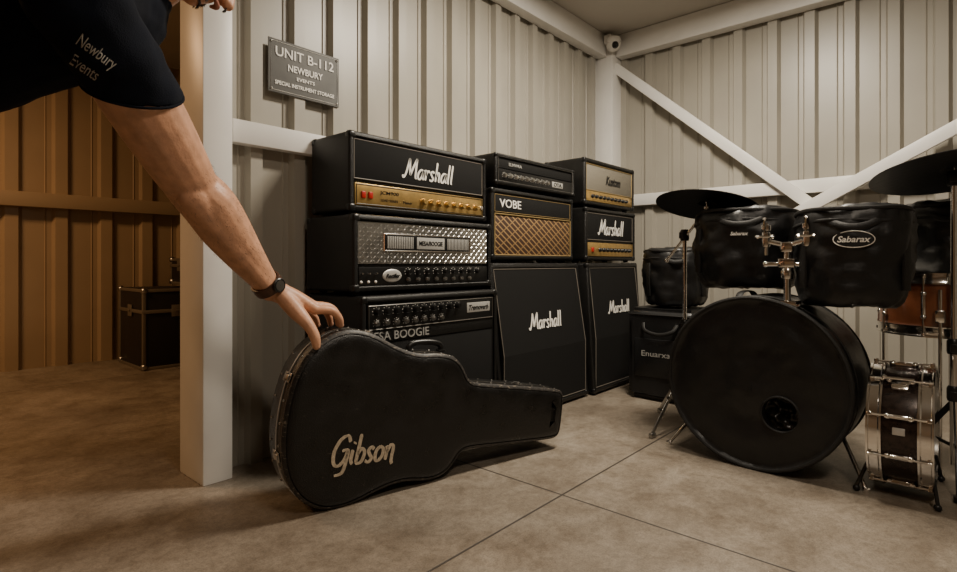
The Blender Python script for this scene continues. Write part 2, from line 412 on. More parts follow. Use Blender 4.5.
# 1. top amp with gold panel
x0, x1, y0, z0, H, D = 1.268, 2.092, 1.80, .994, .33, .275
W = x1-x0
A = thing('guitar_amplifier', 'black tolex amplifier head with white script logo and gold control panel', 'amplifier', ((x0+x1)/2, y0, z0), group=G_AMP)
shell(W, H, D, A); corners(W, H, D, A); strap_handle(A, 0, D/2, H)
panel('grille_panel', A, 0, .222, W-.052, .16, .010, .012, M_cloth)
panel('control_panel', A, 0, .082, W-.056, .088, .004, .018, M_gold)
piping(A, 0, .222, W-.056, .156, .010, M_pipe); piping(A, 0, .082, W-.07, .078, .003, M_dark, .0015, 'panel_outline')
script_logo('Marshall', .31, .088, M_white, A, (.02, .009, .220), th=.2)
knobs(A, [-.02+.050*i for i in range(8)], .078, .004, .0135, M_gold, ln=.02)
ticks(A, [-.02+.050*i for i in range(8)], .078, .0035, M_dark, .019)
sw = MB().box((0, 0, 0), (.020, .012, .028), .003).obj('rocker_switch', M_red, A, (-.345, .002, .08)); inst(sw, (-.31, .002, .08))
text('JCM900', .10, .018, M_dark, A, (-.21, .0035, .095), bold=.01); text('Master', .05, .012, M_dark, A, (-.11, .0035, .066))
text('LEAD SERIES', .09, .010, M_dark, A, (-.21, .0035, .066))
j = MB().lathe([(.009, 0), (.009, .006), (.005, .006), (.004, .002)], 14).obj('input_jack', M_chrome, A, (.37, .004, .08), (pi/2, 0, 0))

# 2. tread plate head
x0, x1, y0, z0, H, D = 1.248, 2.064, 1.745, .675, .316, .335
W = x1-x0
A = thing('guitar_amplifier', 'black amplifier head with silver diamond tread plate front', 'amplifier', ((x0+x1)/2, y0, z0), group=G_AMP)
shell(W, H, D, A); corners(W, H, D, A, M_dark)
pw, ph, pz = W-.055, .165, .205
mb = MB().box((0, .014, pz), (pw, .008, ph), .001)
nx, nz_ = 44, 10
for i in range(nx):
    for k in range(nz_):
        cx = -pw/2+(i+.5)*pw/nx; cz = pz-ph/2+(k+.5)*ph/nz_
        a = pi/4 if (i+k) % 2 else -pi/4
        dx, dz = math.cos(a), math.sin(a); l, w2 = .0095, .0026
        vs = [(cx+dx*l, .0099, cz+dz*l), (cx-dz*w2, .0099, cz+dx*w2), (cx-dx*l, .0099, cz-dz*l), (cx+dz*w2, .0099, cz-dx*w2), (cx, .0075, cz)]
        mb.add(vs, [[0, 1, 4], [1, 2, 4], [2, 3, 4], [3, 0, 4]])
mb.obj('tread_plate', M_tread, A, smooth=0)
g = MB().box((0, .008, pz+.004), (.50, .006, .062), .002)
g.obj('vent_backing', M_dark, A)
M_slat = mat('satin_aluminium', (.55, .54, .51), .4, .5)
g = MB()
for s_ in (-1, 1):
    for i in range(15): g.box((s_*(.105+i*.0095), .004, pz+.004), (.0055, .003, .05), .0008)
g.box((0, .004, pz+.004), (.165, .004, .05), .001); g.obj('vent_slats', M_slat, A)
text('MESA/BOOGIE', .14, .020, M_dark, A, (0, .0015, pz+.004), bold=.015)
piping(A, 0, pz+.004, .51, .068, .006, M_chrome, .003, 'vent_frame')
panel('control_panel', A, 0, .073, W-.055, .072, .006, .014, M_dark)
xs = [-.13+.066*i*.82 for i in range(9)]
knobs(A, xs, .088, .006, .0105, M_dark); ticks(A, xs, .088, .0055)
xs2 = [-.13+.054*i for i in range(8)]
knobs(A, xs2, .055, .006, .0085, M_steel, ln=.012)
MB().sphere((0, 0, 0), .05, (1, .12, .55)).obj('oval_badge', M_slat, A, (-.215, .006, .073))
text('Rectifier', .07, .018, M_dark, A, (-.215, -.0015, .073), shear=.3, bold=.02)
sw = MB().cyl((0, 0, 0), (0, -.014, .004), .004, .003, 10).obj('toggle_switch', M_chrome, A, (-.37, .006, .08))
for x in (-.335, -.30): inst(sw, (x, .006, .08))
lt = MB().sphere((0, 0, 0), .006).obj('indicator_lamp', M_white, A, (-.37, .006, .05)); inst(lt, (-.335, .006, .05)); inst(lt, (-.30, .006, .05))

# 3. combo on the floor
x0, x1, y0, z0, H, D = 1.253, 2.055, 1.70, 0, .672, .38
W = x1-x0
A = thing('combo_amplifier', 'tall black combo amplifier with knob row and silver lettering', 'amplifier', ((x0+x1)/2, y0, z0), group=G_AMP)
shell(W, H, D, A); corners(W, H, D, A)
panel('control_panel', A, 0, .588, W-.06, .100, .004, .018, M_dark)
piping(A, 0, .588, W-.07, .092, .003, M_steel, .0015, 'panel_outline')
xs = [-.33+.05*i for i in range(10)]
knobs(A, xs, .610, .004, .0125, M_dark, ln=.02); ticks(A, xs, .610, .0035, r=.019)
knobs(A, [-.33+.05*i for i in range(8)], .565, .004, .010, M_steel, ln=.014)
ticks(A, [-.33+.05*i for i in range(8)], .565, .0035, r=.016)
panel('name_plate', A, .265, .595, .16, .045, .002, .004, M_slat)
text('Tremoverb', .135, .024, M_dark, A, (.265, .0012, .595), shear=.3, bold=.015)
panel('grille_cloth', A, 0, .265, W-.052, .46, .012, .01, M_cloth); piping(A, 0, .265, W-.056, .456, .011, M_strap)
panel('brand_strip', A, 0, .513, W-.052, .048, .008, .012, M_tolex)
text('MESA BOOGIE', .33, .034, M_slat, A, (-.215, .0065, .513), ext=.0015, name='raised_lettering', bold=.0)

# 4. slanted cabinet
def cab(x0, x1, y0, H, D, slant, label, lw, lz, ox=0):
    W = x1-x0
    A = thing('speaker_cabinet', label, 'speaker cabinet', ((x0+x1)/2, y0, 0), group=G_AMP)
    shell(W, H, D, A, t=.026, slant=slant); corners(W, H, D, A, slant=slant)
    zs = .42*H
    f = MB(); z1 = H-.032; yt = lambda z: .008+max(0, (z-.42*H)/(.58*H)*slant)
    w2 = W/2-.03
    vs = [(-w2, yt(.045), .045), (w2, yt(.045), .045), (w2, yt(zs), zs), (-w2, yt(zs), zs), (w2, yt(z1), z1), (-w2, yt(z1), z1)]
    back = [(a, b+.02, c) for a, b, c in vs]
    f.add(vs+back, [[0, 1, 2, 3], [3, 2, 4, 5], [6, 7, 8, 9], [9, 8, 10, 11], [0, 1, 7, 6], [5, 4, 10, 11], [0, 3, 9, 6], [3, 5, 11, 9], [1, 2, 8, 7], [2, 4, 10, 8]])
    f.obj('grille_cloth', M_cloth, A, smooth=0)
    p = MB()
    loop = [vs[0], vs[1], vs[2], vs[4], vs[5], vs[3]]
    loop = [(a, b-.001, c) for a, b, c in loop]
    for i in range(6): p.cyl(loop[i], loop[(i+1) % 6], .0022, n=6)
    p.obj('piping', M_pipe, A)
    ang = math.atan2(slant, .58*H)
    script_logo('Marshall', lw, lw*.28, M_white, A, (ox, yt(lz)-.003, lz), (pi/2-ang, 0, 0), th=.2)
    h = MB().box((0, 0, 0), (.008, .14, .08), .003).obj('side_handle_cup', M_dark, A, (-W/2, D/2, .45*H)); inst(h, (W/2, D/2, .45*H))
    return A
cab(2.072, 2.905, 1.69, .800, .40, .075, 'black slanted speaker cabinet with white script logo', .31, .49, 0)
cab(2.925, 3.60, 1.665, .800, .40, .05, 'black speaker cabinet with pale piping beside the slanted one', .29, .52, .02)

# 5. brown diamond cloth amp
x0, x1, y0, z0, H, D = 2.100, 2.865, 1.775, .8035, .38, .27
W = x1-x0
A = thing('guitar_amplifier', 'black amplifier with brown and gold diamond grille cloth', 'amplifier', ((x0+x1)/2, y0, z0), group=G_AMP)
shell(W, H, D, A); corners(W, H, D, A)
panel('upper_panel', A, 0, .303, W-.052, .095, .006, .014, M_cloth)
panel('grille_cloth', A, 0, .143, W-.06, .205, .008, .012, M_vox)
piping(A, 0, .143, W-.056, .21, .006, M_goldtrim, .004, 'gold_piping'); piping(A, 0, .303, W-.06, .088, .006, M_goldtrim, .0018, 'gold_piping')
text('VOBE', .18, .043, M_white, A, (-.225, .0045, .305), name='raised_lettering', ext=.0015, bold=.0)

# 6. small black head on top of it
x0, x1, y0, z0, H, D = 2.115, 2.86, 1.762, 1.188, .172, .25
W = x1-x0
A = thing('guitar_amplifier', 'low black amplifier head with a row of control knobs', 'amplifier', ((x0+x1)/2, y0, z0), group=G_AMP)
shell(W, H, D, A, t=.018); corners(W, H, D, A, s=.026); strap_handle(A, 0, D/2, H)
panel('control_panel', A, 0, .062, W-.05, .062, .004, .016, M_dark)
panel('grille_panel', A, 0, .124, W-.05, .05, .010, .010, M_cloth)
xs = [-.30+.048*i for i in range(9)]
knobs(A, xs, .062, .004, .0105, M_steel, ln=.016); ticks(A, xs, .062, .0035, r=.0155)
panel('name_plate', A, .19, .062, .11, .032, .002, .004, M_slat); text('OTA', .08, .022, M_dark, A, (.19, .0012, .062), bold=.02)
piping(A, 0, .093, W-.05, .124, .003, M_steel, .0015)
text('ELMWRA', .11, .016, M_slat, A, (-.20, .0085, .124), bold=.01)

# 7. right head with gold panel
x0, x1, y0, z0, H, D = 2.935, 3.60, 1.728, .8035, .342, .26
W = x1-x0
A = thing('guitar_amplifier', 'black amplifier head with gold panel on the farther cabinet', 'amplifier', ((x0+x1)/2, y0, z0), group=G_AMP)
shell(W, H, D, A); corners(W, H, D, A)
panel('grille_panel', A, 0, .225, W-.05, .17, .010, .012, M_cloth); piping(A, 0, .225, W-.056, .165, .010)
panel('control_panel', A, 0, .082, W-.055, .085, .004, .018, M_gold)
script_logo('Marshall', .34, .10, M_white, A, (.0, .009, .228), th=.2)
knobs(A, [-.16+.05*i for i in range(9)], .08, .004, .0125, M_dark, ln=.018)
MB().box((-.25, .002, .08), (.022, .012, .028), .003).obj('rocker_switch', M_red, A)

# 8. speckled amp on top
x0, x1, y0, z0, H, D = 2.93, 3.60, 1.735, 1.150, .30, .30
W = x1-x0
A = thing('guitar_amplifier', 'black amplifier with grey speckled grille and gold strip', 'amplifier', ((x0+x1)/2, y0, z0), group=G_AMP)
shell(W, H, D, A); corners(W, H, D, A); strap_handle(A, 0, D/2, H)
panel('grille_cloth', A, 0, .185, W-.055, .16, .008, .012, M_grey); piping(A, 0, .185, W-.056, .162, .007, M_goldtrim, .003)
panel('control_panel', A, 0, .068, W-.055, .062, .004, .016, M_gold)
knobs(A, [-.24+.05*i for i in range(10)], .068, .004, .011, M_dark, ln=.016)
text('Kustom', .20, .058, M_dark, A, (.04, .006, .185), shear=.35, name='raised_lettering', ext=.0015, bold=.02)

# ------------------------------------------------------------------ guitar case
half = [(0, .0), (.004, .07), (.018, .14), (.05, .208), (.10, .259), (.16, .286), (.22, .288), (.28, .274), (.34, .250), (.40, .231), (.46, .223), (.52, .227),
        (.575, .224), (.62, .207), (.652, .176), (.678, .140), (.72, .124), (.85, .118), (1.0, .112), (1.13, .105), (1.175, .097), (1.192, .075), (1.196, .03)]
outl = [(a, b) for a, b in half] + [(a, -b) for a, b in reversed(half[1:])]
ol = catmull([(a, 0, b) for a, b in outl], 4, closed=True)
cen = Vector((.5, 0, 0))
def off(d, y):
    n = len(ol); out = []
    for i in range(n):
        t = (ol[(i+1) % n]-ol[i-1]).normalized(); nn = Vector((-t.z, 0, t.x))
        out.append(Vector((ol[i].x, y, ol[i].z))+nn*d*SGN)
    return out
t0 = (ol[1]-ol[-1]).normalized(); n0 = Vector((-t0.z, 0, t0.x)); SGN = 1 if n0.dot(cen-ol[0]) > 0 else -1
GC = thing('guitar_case', 'worn black hard guitar case standing on its side on concrete', 'guitar case', (.863, 1.562, 0), (0, 0, -.220))
LOC = (0, 0, .316); ROT = (0, .143, 0); TH = .165
R = [off(.036, -.004), off(.018, -.002), off(.006, .007), off(0, .020), off(0, .060), off(0, .062)]
MB().loft([off(.075, -.006)]+R).obj('case_lid', M_case, GC, LOC, ROT, 60)
R = [off(0, .068), off(0, TH-.016), off(.004, TH-.006), off(.014, TH), off(.03, TH+.003)]
MB().loft(R).obj('case_bottom', M_case, GC, LOC, ROT, 50)
MB().loft([off(.003, .060), off(-.0035, .0605), off(-.0035, .0695), off(.003, .070)], False, False).obj('seam_trim', M_steel, GC, LOC, ROT)
MB().loft([off(.010, .0005), off(.004, .003), off(-.0018, .010), off(-.0018, .018), off(.004, .020)], False, False).obj('edge_binding', M_caseedge, GC, LOC, ROT)
n = len(ol); acc = 0; rv = None; q0 = (Matrix.Translation(LOC) @ Euler(ROT).to_matrix().to_4x4())
for i in range(n):
    acc += (ol[i]-ol[i-1]).length
    if acc > .062:
        acc = 0
        for yy in (.04, TH-.035):
            p = q0 @ off(-.001, yy)[i]
            if rv is None: rv = MB().sphere((0, 0, 0), .0042, n=8).obj('rivet', M_steel, GC, p)
            else: inst(rv, p)
def edge_pt(x, top=True):
    best = min([p for p in ol if (p.z > 0) == top], key=lambda p: abs(p.x-x)); i = ol.index(best)
    t = (ol[(i+1) % n]-ol[i-1]).normalized(); nn = -SGN*Vector((-t.z, 0, t.x)); return best, nn
def on_edge(name, x, top, builder, m):
    p, nn = edge_pt(x, top); t = Vector((nn.z, 0, -nn.x))
    Mx = Matrix((t, Vector((0, 1, 0)), nn)).transposed().to_4x4(); Mx.translation = p
    mb = builder(); mb.v = [Mx @ v for v in mb.v]
    return mb.obj(name, m, GC, LOC, ROT)
def latch():
    m = MB(); m.box((0, .048, .003), (.030, .030, .004), .0015).box((0, .082, .003), (.030, .026, .004), .0015)
    m.box((0, .06, .007), (.018, .040, .007), .003).cyl((-.012, .066, .007), (.012, .066, .007), .004, n=8); return m
for x in (.26, .62, .95): on_edge('latch', x, True, latch, M_steel)
on_edge('latch', .012, True, latch, M_steel); on_edge('latch', .012, False, latch, M_steel)
def hndl():
    m = MB(); pts = catmull([(-.07, .065, .004), (-.065, .065, .026), (-.03, .065, .036), (.03, .065, .036), (.065, .065, .026), (.07, .065, .004)], 4)
    m.sweep(pts, .011, 10, up=(0, 1, 0)); m.box((-.07, .065, .004), (.03, .026, .008), .003).box((.07, .065, .004), (.03, .026, .008), .003); return m
on_edge('carrying_handle', .50, True, hndl, M_dark)
L3 = Matrix.Translation(LOC) @ Euler(ROT).to_matrix().to_4x4()
lg = script_logo('Gibson', .215, .125, M_logo, None, (0, 0, 0), th=.235, shear=.22, name='printed_script_lettering')
lg.parent = GC; lg.matrix_local = L3 @ Matrix.Translation((.277, -.0068, -.110)) @ Euler((pi/2, -.06, 0)).to_matrix().to_4x4()

# ------------------------------------------------------------------ corridor road case
M_lam = mat('black_laminate', (.012, .010, .009), .5, 0, .1, 50)
M_edg = mat('dull_case_edging', (.22, .19, .15), .45, .5)
def road_case(name, label, loc, W, D, H, grp=None):
    A = thing(name, label, 'road case', loc, group=grp)
    MB().box((W/2, D/2, H/2+.004), (W-.01, D-.01, H-.008), .004).obj('case_panels', M_lam, A)
    e = MB(); s = .024
    for y in (0, D):
        for z in (0, H): e.box((W/2, y+(s/2 if y == 0 else -s/2)-.001, z+(s/2 if z == 0 else -s/2)), (W, s, s), .003)
    for x in (0, W):
        for z in (0, H): e.box((x+(s/2 if x == 0 else -s/2)-.001, D/2, z+(s/2 if z == 0 else -s/2)), (s, D, s), .003)
        for y in (0, D): e.box((x+(s/2 if x == 0 else -s/2)-.001, y+(s/2 if y == 0 else -s/2)-.001, H/2), (s, s, H), .003)
    e.box((W/2, 0, H*.72), (W, .008, .026), .002).box((0, D/2, H*.72), (.008, D, .026), .002)
    e.obj('aluminium_edging', M_edg, A)
    c = MB().sphere((0, 0, 0), .026, n=12).obj('ball_corner', M_steel, A, (.012, .012, H-.012))
    for x in (.012, W-.012):
        for y in (.012, D-.012):
            for z in (.026, H-.012):
                if (x, y, z) != (.012, .012, H-.012): inst(c, (x, y, z))
    l = MB().box((0, 0, 0), (.006, .09, .09), .002).cyl((-.006, -.02, 0), (-.006, .02, 0), .006, n=8).obj('butterfly_latch', M_edg, A, (-.004, D/2, H*.72))
    inst(l, (W*.3, -.004, H*.72), (0, 0, pi/2)); inst(l, (W*.7, -.004, H*.72), (0, 0, pi/2))
    return A
road_case('flight_case', 'black flight case with metal edging by the corridor wall', (1.38, 4.54, 0), .8, .56, .605)
road_case('flight_case', 'smaller black flight case on top of the larger one', (1.74, 4.62, .620), .45, .42, .22)

# ------------------------------------------------------------------ drums
def boolean_cut(me, cutter):
    a = bpy.data.objects.new('ta', me); c = bpy.data.objects.new('tb', cutter); COL.objects.link(a); COL.objects.link(c)
    m = a.modifiers.new('b', 'BOOLEAN'); m.operation = 'DIFFERENCE'; m.object = c; m.solver = 'EXACT'
    dg = bpy.context.evaluated_depsgraph_get(); dg.update()
    out = bpy.data.meshes.new_from_object(a.evaluated_get(dg)); bpy.data.objects.remove(a); bpy.data.objects.remove(c)
    return out
def bass_drum():
    A = thing('bass_drum', 'large bass drum in black padded nylon bag lying on its side', 'drum', (2.285, .62, 0), (0, 0, math.radians(-3)))
    r = .335; L_ = .36
    RM = (0, pi/2, 0)
    prof = [(.001, .012)]
    for k in range(1, 22): prof.append((r*.94*k/21, .012-.004*math.sin(k*.55)))
    prof += [(r*.97, .006), (r*.985, .012), (r*.992, .03), (r*.985, .06), (r*.99, .10), (r*.99, .15), (r*.99, .2), (r*.99, .26), (r*.985, L_-.05), (r*.98, L_-.02), (r*.94, L_)]
    for k in range(12, -1, -1): prof.append((max(r*.94*k/13, .001), L_+.004))
    hx, hz = -.10, -.105
    me = MB().lathe(prof, 96).mesh('padded_bag'); wrinkle(me, .006, 9)
    cut = MB().lathe([(.0635, -.04), (.0635, .07)], 56, Matrix.Translation((-hz, hx, 0))).mesh('cut')
    me2 = boolean_cut(me, cut)
    if len(me2.vertices) < 100: me2 = me
    mk('padded_bag', me2, M_bag, A, (0, 0, r), RM, 40)
    def ring(z, rr_, rad):
        return MB().sweep([(rr_*math.cos(2*pi*i/72), rr_*math.sin(2*pi*i/72), z) for i in range(72)], rad, 8, closed=True)
    p = ring(.008, r*.985, .008).obj('edge_piping', M_strap, A, (0, 0, r), RM)
    ring(L_-.02, r*.985, .006).obj('edge_piping', M_strap, A, (0, 0, r), RM)
    ring(.075, r*.995, .004).obj('zipper', M_strap, A, (0, 0, r), RM)
    MB().sweep([(.010+.001*math.sin(9*a), hx+.066*math.cos(a), r+hz+.066*math.sin(a)) for a in [2*pi*i/56 for i in range(56)]], .0045, 8, closed=True, up=(1, 0, 0)).obj('port_ring', M_strap, A)
    N2 = 44; rings = []
    for k in range(14):
        q = .0615*(1-k/13.0)+.0005
        rings.append([Vector((.045+.040*noise.noise(Vector((q*math.cos(a)*34, q*math.sin(a)*34, 2)))*(1-(q/.0625)**4), hx+q*math.cos(a), r+hz+q*math.sin(a))) for a in [2*pi*i/N2 for i in range(N2)]])
    MB().loft(rings, False, True).obj('port_lining', mat('lining_black', (.006, .005, .004), .30, spec=.5), A, smooth=60)
    for s_ in (-1, 1):
        MB().cyl((.2, s_*.24, .2), (.06, s_*.36, .0075), .0075, n=10).lathe([(.012, 0), (.012, .014)], 10, Matrix.Translation((.06, s_*.36, 0))).obj('spur_leg', M_chrome, A)
    MB().sweep(catmull([(.10, .08, 2*r-.012), (.13, .08, 2*r+.008), (.2, .08, 2*r+.012), (.26, .08, 2*r+.006), (.29, .08, 2*r-.01)], 4), .014, 8, flat=.25).obj('carry_strap', M_strap, A)
    tm = MB(); X, Y = .045, -.115; top = r+math.sqrt(r*r-Y*Y)
    tm.box((X+.01, Y, top-.004), (.075, .075, .026), .006)
    tm.cyl((X, Y, top-.02), (X, Y, .86), .0125)
    tm.lathe([(.02, 0), (.023, .01), (.023, .03), (.018, .04)], 16, Matrix.Translation((X, Y, .74)))
    tm.cyl((X-.002, Y-.075, .795), (X-.002, Y+.075, .795), .009).sphere((X, Y-.075, .795), .013, n=12).sphere((X, Y+.075, .795), .013, n=12)
    tm.box((X, Y, .80), (.035, .06, .036), .007).box((X, Y, .86), (.034, .045, .04), .008)
    for s_ in (-1, 1):
        yb = Y+s_*.07
        tm.cyl((X, Y, .865), (X-.01, yb, .885), .010)
        tm.box((X-.01, yb, .89), (.034, .026, .06), .007)
        tm.cyl((X-.01, yb, .83), (X-.01, yb, .955), .0065)
        tm.cyl((X-.01, yb, .93), (X+.10, yb+s_*.03, .945), .008)
        tm.box((X-.012, yb, .935), (.030, .03, .026), .006)
        tm.cyl((X-.03, yb-.024, .90), (X-.03, yb+.024, .90), .0045, n=8).sphere((X-.03, yb-.026, .90), .009, n=8).sphere((X-.03, yb+.026, .90), .009, n=8)
        tm.cyl((X-.03, yb, .915), (X-.03, yb, .965), .0045, n=8).sphere((X-.03, yb, .967), .008, n=8)
    tm.obj('tom_mount', M_chrome, A)
bass_drum()

def drum_bag(name, label, loc, r, h, logo=None, lang=pi, tilt=(0, 0), taper=.97, nstrap=True, grp=None, lsz=1.0, oval=False, lz=.55):
    A = thing(name, label, 'drum', loc, (tilt[0], tilt[1], 0), grp)
    prof = [(.001, 0)] + [(r*.74*k/5, .001) for k in range(1, 6)] + [(r*.84*taper, .006), (r*.915*taper, .020), (r*.965*taper, .042), (r*.99*taper, .07)]
    for k in range(1, 13):
        z = .07+(h-.12)*k/13
        prof.append((r*(taper+(1-taper)*k/13)*(.99+.03*math.sin(pi*k/13)), z))
    prof += [(r*.995, h-.045), (r*.975, h-.02), (r*.93, h-.006)] + [(max(r*.88*k/6, .001), h-.001+.008*(1-k/6)) for k in range(6, -1, -1)]
    MB().lathe(prof, 88).obj('padded_bag', M_bag, A, (0, 0, 0), (0, 0, 0), 60, wr=(.016, 10))
    def ring(z, rr_, rad): return MB().sweep([((rr_+.003*math.sin(5*2*pi*i/56))*math.cos(2*pi*i/56), (rr_+.003*math.sin(5*2*pi*i/56))*math.sin(2*pi*i/56), z+.003*math.sin(3*2*pi*i/56+z*40)) for i in range(56)], rad, 8, closed=True, flat=1.3)
    ring(h-.016, r*.985, .006).obj('edge_piping', M_strap, A)
    ring(h-.060, r*1.012, .0045).obj('zipper', M_strap, A)
    for da in (-.95, .95):
        a = lang+da; mb = MB()
        mb.box(((r*1.015)*math.cos(a), (r*1.015)*math.sin(a), h*.45), (.012, .034, h*.58), .002, M=Matrix.Rotation(a, 4, 'Z')); mb.obj('webbing_strap', M_strap, A)
    hs = []
    for k in range(9):
        a = lang-.42+.84*k/8; q = 1.0+.10*math.sin(pi*k/8); hs.append((r*q*math.cos(a), r*q*math.sin(a), h*.84-.03*math.sin(pi*k/8)))
    if nstrap: MB().sweep(hs, .012, 8, flat=.3, up=(math.cos(lang), math.sin(lang), 0)).obj('carry_strap', M_strap, A)
    if logo:
        w = .105*lsz; hh = .034*lsz
        if oval:
            oo = MB().sphere((0, 0, 0), 1, (w*.62, hh*.95, .0015), n=28).obj('oval_patch', M_strap, A)
            rim = MB().sweep([(w*.64*math.cos(2*pi*i/40), hh*.98*math.sin(2*pi*i/40), .001) for i in range(40)], .0016, 6, closed=True).obj('patch_border', M_white, A)
            obs = [oo, rim]
        else: obs = []
        t = mk('patch_lettering', text_mesh(logo, w, hh*.75, .0012, .25, .02), M_white, A, smooth=0); obs.append(t)
        z = h*lz
        for o in obs:
            ex_ = .0035 if o is t else 0
            for v in o.data.vertices:
                a = lang+v.co.x/(r*1.0); rr_ = r*1.052+v.co.z+ex_
                v.co = Vector((rr_*math.cos(a), rr_*math.sin(a), z+v.co.y))
    return A
G_T = 'bagged drums of the drum kit'
drum_bag('tom_drum', 'tom drum in black padded bag above the bass drum', (2.63, .735, .695), .215, .335, 'Sabarax', pi+.15, (0, .06), grp=G_T, lsz=.6, lz=.64)
drum_bag('tom_drum', 'tom drum in black padded bag with oval white logo patch', (2.43, .315, .645), .183, .355, 'Sabarax', pi+.16, (0, .05), grp=G_T, oval=True, lsz=.85, taper=.95, lz=.64)
drum_bag('tom_drum', 'black bagged tom drum resting on the wooden floor tom', (2.96, .04, .765), .17, .28, None, pi, grp=G_T)
drum_bag('tom_drum', 'round black bagged drum stacked on a square bag', (3.27, 1.31, .552), .185, .335, None, pi+.4, grp=G_T)

A = thing('equipment_bag', 'boxy black nylon equipment bag on the floor beside the cabinets', 'bag', (3.24, 1.31, 0))
bm = bmesh.new(); bmesh.ops.create_cube(bm, size=1); bmesh.ops.scale(bm, vec=(.40, .40, .530), verts=bm.verts)
bmesh.ops.bevel(bm, geom=list(bm.edges), offset=.03, segments=3, affect='EDGES'); bmesh.ops.subdivide_edges(bm, edges=bm.edges, cuts=5, use_grid_fill=True)
bmesh.ops.translate(bm, vec=(0, 0, .270), verts=bm.verts)
for v in bm.verts:
    q = v.co*9; v.co += v.normal*.008*noise.noise(q)
bm.verts.index_update(); mb = MB().add([v.co.copy() for v in bm.verts], [[v.index for v in f.verts] for f in bm.faces]); bm.free()
mb.obj('bag_body', M_bag, A, smooth=60)
pts = rr(.40, .40, .03, 0); MB().sweep([(p.x*1.01, p.z*1.01, .50) for p in pts], .005, 6, closed=True).obj('zipper', M_strap, A)
MB().box((-.204, 0, .25), (.01, .30, .22), .004).obj('front_pocket', M_bag, A)
text('Enuarxa', .17, .032, M_slat, A, (-.2105, .02, .275), (pi/2, 0, -pi/2), name='patch_lettering', bold=.0)
MB().sweep(catmull([(-.2, -.1, .45), (-.225, -.08, .41), (-.232, 0, .39), (-.225, .08, .41), (-.2, .1, .45)], 4), .011, 8, flat=.4, up=(1, 0, 0)).obj('carry_strap', M_strap, A)

def hooped_drum(name, label, loc, rot, r, h, shellm, nl, headm=M_head, zc=0):
    A = thing(name, label, 'drum', loc, rot); n = 64
    T = Matrix.Translation((0, 0, zc))
    MB().lathe([(r*.95, .01), (r*.955, .014), (r*.955, h-.014), (r*.95, h-.01)], n, T).obj('drum_shell', shellm, A)
    for z, d in ((0, -1), (h, 1)):
        MB().loft([[Vector((q*math.cos(2*pi*i/n), q*math.sin(2*pi*i/n), zc+z+zz)) for i in range(n)] for q, zz in
                   ((r*.97, -d*.028), (r*1.0, -d*.030), (r*1.0, -d*.024), (r*.985, -d*.02), (r*.985, d*.004), (r*1.0, d*.006), (r*1.0, d*.012), (r*.965, d*.012), (r*.965, -d*.028))], False, False).obj('metal_hoop', M_chrome, A)
        MB().lathe([(.001, zc+z+d*.002), (r*.96, zc+z+d*.001), (r*.965, zc+z-d*.01)], n).obj('drum_head', headm, A)
    lugs = None
    for k in range(nl):
        a = 2*pi*(k+.5)/nl
        if lugs is None:
            m = MB(); m.box((r*.975, 0, zc+h/2), (.018, .016, h*.36), .005)
            m.cyl((r*1.01, 0, zc-.004), (r*1.01, 0, zc+h+.004), .0035, n=8)
            for z in (zc-.002, zc+h+.002): m.box((r*1.008, 0, z), (.016, .013, .014), .003)
            for z in (zc+h*.3, zc+h*.7): m.sphere((r*.985, 0, z), .011, n=12)
            lugs = m.obj('tension_lug', M_chrome, A, (0, 0, 0), (0, 0, a))
        else: inst(lugs, (0, 0, 0), (0, 0, a))
    return A
SN = hooped_drum('snare_drum', 'dark shelled snare drum with chrome hoops standing on its side', (2.46, .085, .012), (0, 0, 0), .215, .155, M_snare, 10)
for c in SN.children:
    c.matrix_local = Matrix.Translation((0, 0, .216)) @ Matrix.Rotation(-pi/2, 4, 'X') @ c.matrix_basis
MB().box((-.205, .078, .235), (.004, .034, .024), .0018, M=Matrix.Rotation(.1, 4, 'Y')).obj('shell_badge', M_slat, SN)
m = MB().box((-.13, .078, .375), (.05, .05, .03), .006, M=Matrix.Rotation(-.7, 4, 'Y')); m.cyl((-.15, .04, .40), (-.15, .12, .40), .005).sphere((-.15, .12, .4), .009, n=10); m.obj('snare_strainer', M_chrome, SN)
for x, y in ((-.16, -.02), (-.14, .20), (.16, -.02), (.16, .19)):
    m = MB(); m.cyl((x*.75, y*.8+.01, .09), (x, y, .008), .006, n=8); m.sphere((x, y, .0), .012, n=10)
    m.obj('cradle_foot', M_dark, SN)

FT = hooped_drum('floor_tom_drum', 'reddish wooden floor tom with chrome hoops on legs', (2.87, .08, 0), (0, 0, .2), .20, .22, M_wood, 8, zc=.53)
for k in range(3):
    a = 2*pi*k/3+.9
    MB().cyl((.208*math.cos(a), .208*math.sin(a), .012), (.208*math.cos(a), .208*math.sin(a), .70), .006, n=10).box((.2*math.cos(a), .2*math.sin(a), .60), (.035, .035, .05), .008, M=Matrix.Rotation(a, 4, 'Z')).lathe([(.013, 0), (.013, .025), (.009, .03)], 12, Matrix.Translation((.208*math.cos(a), .208*math.sin(a), 0))).obj('drum_leg', M_chrome, FT)

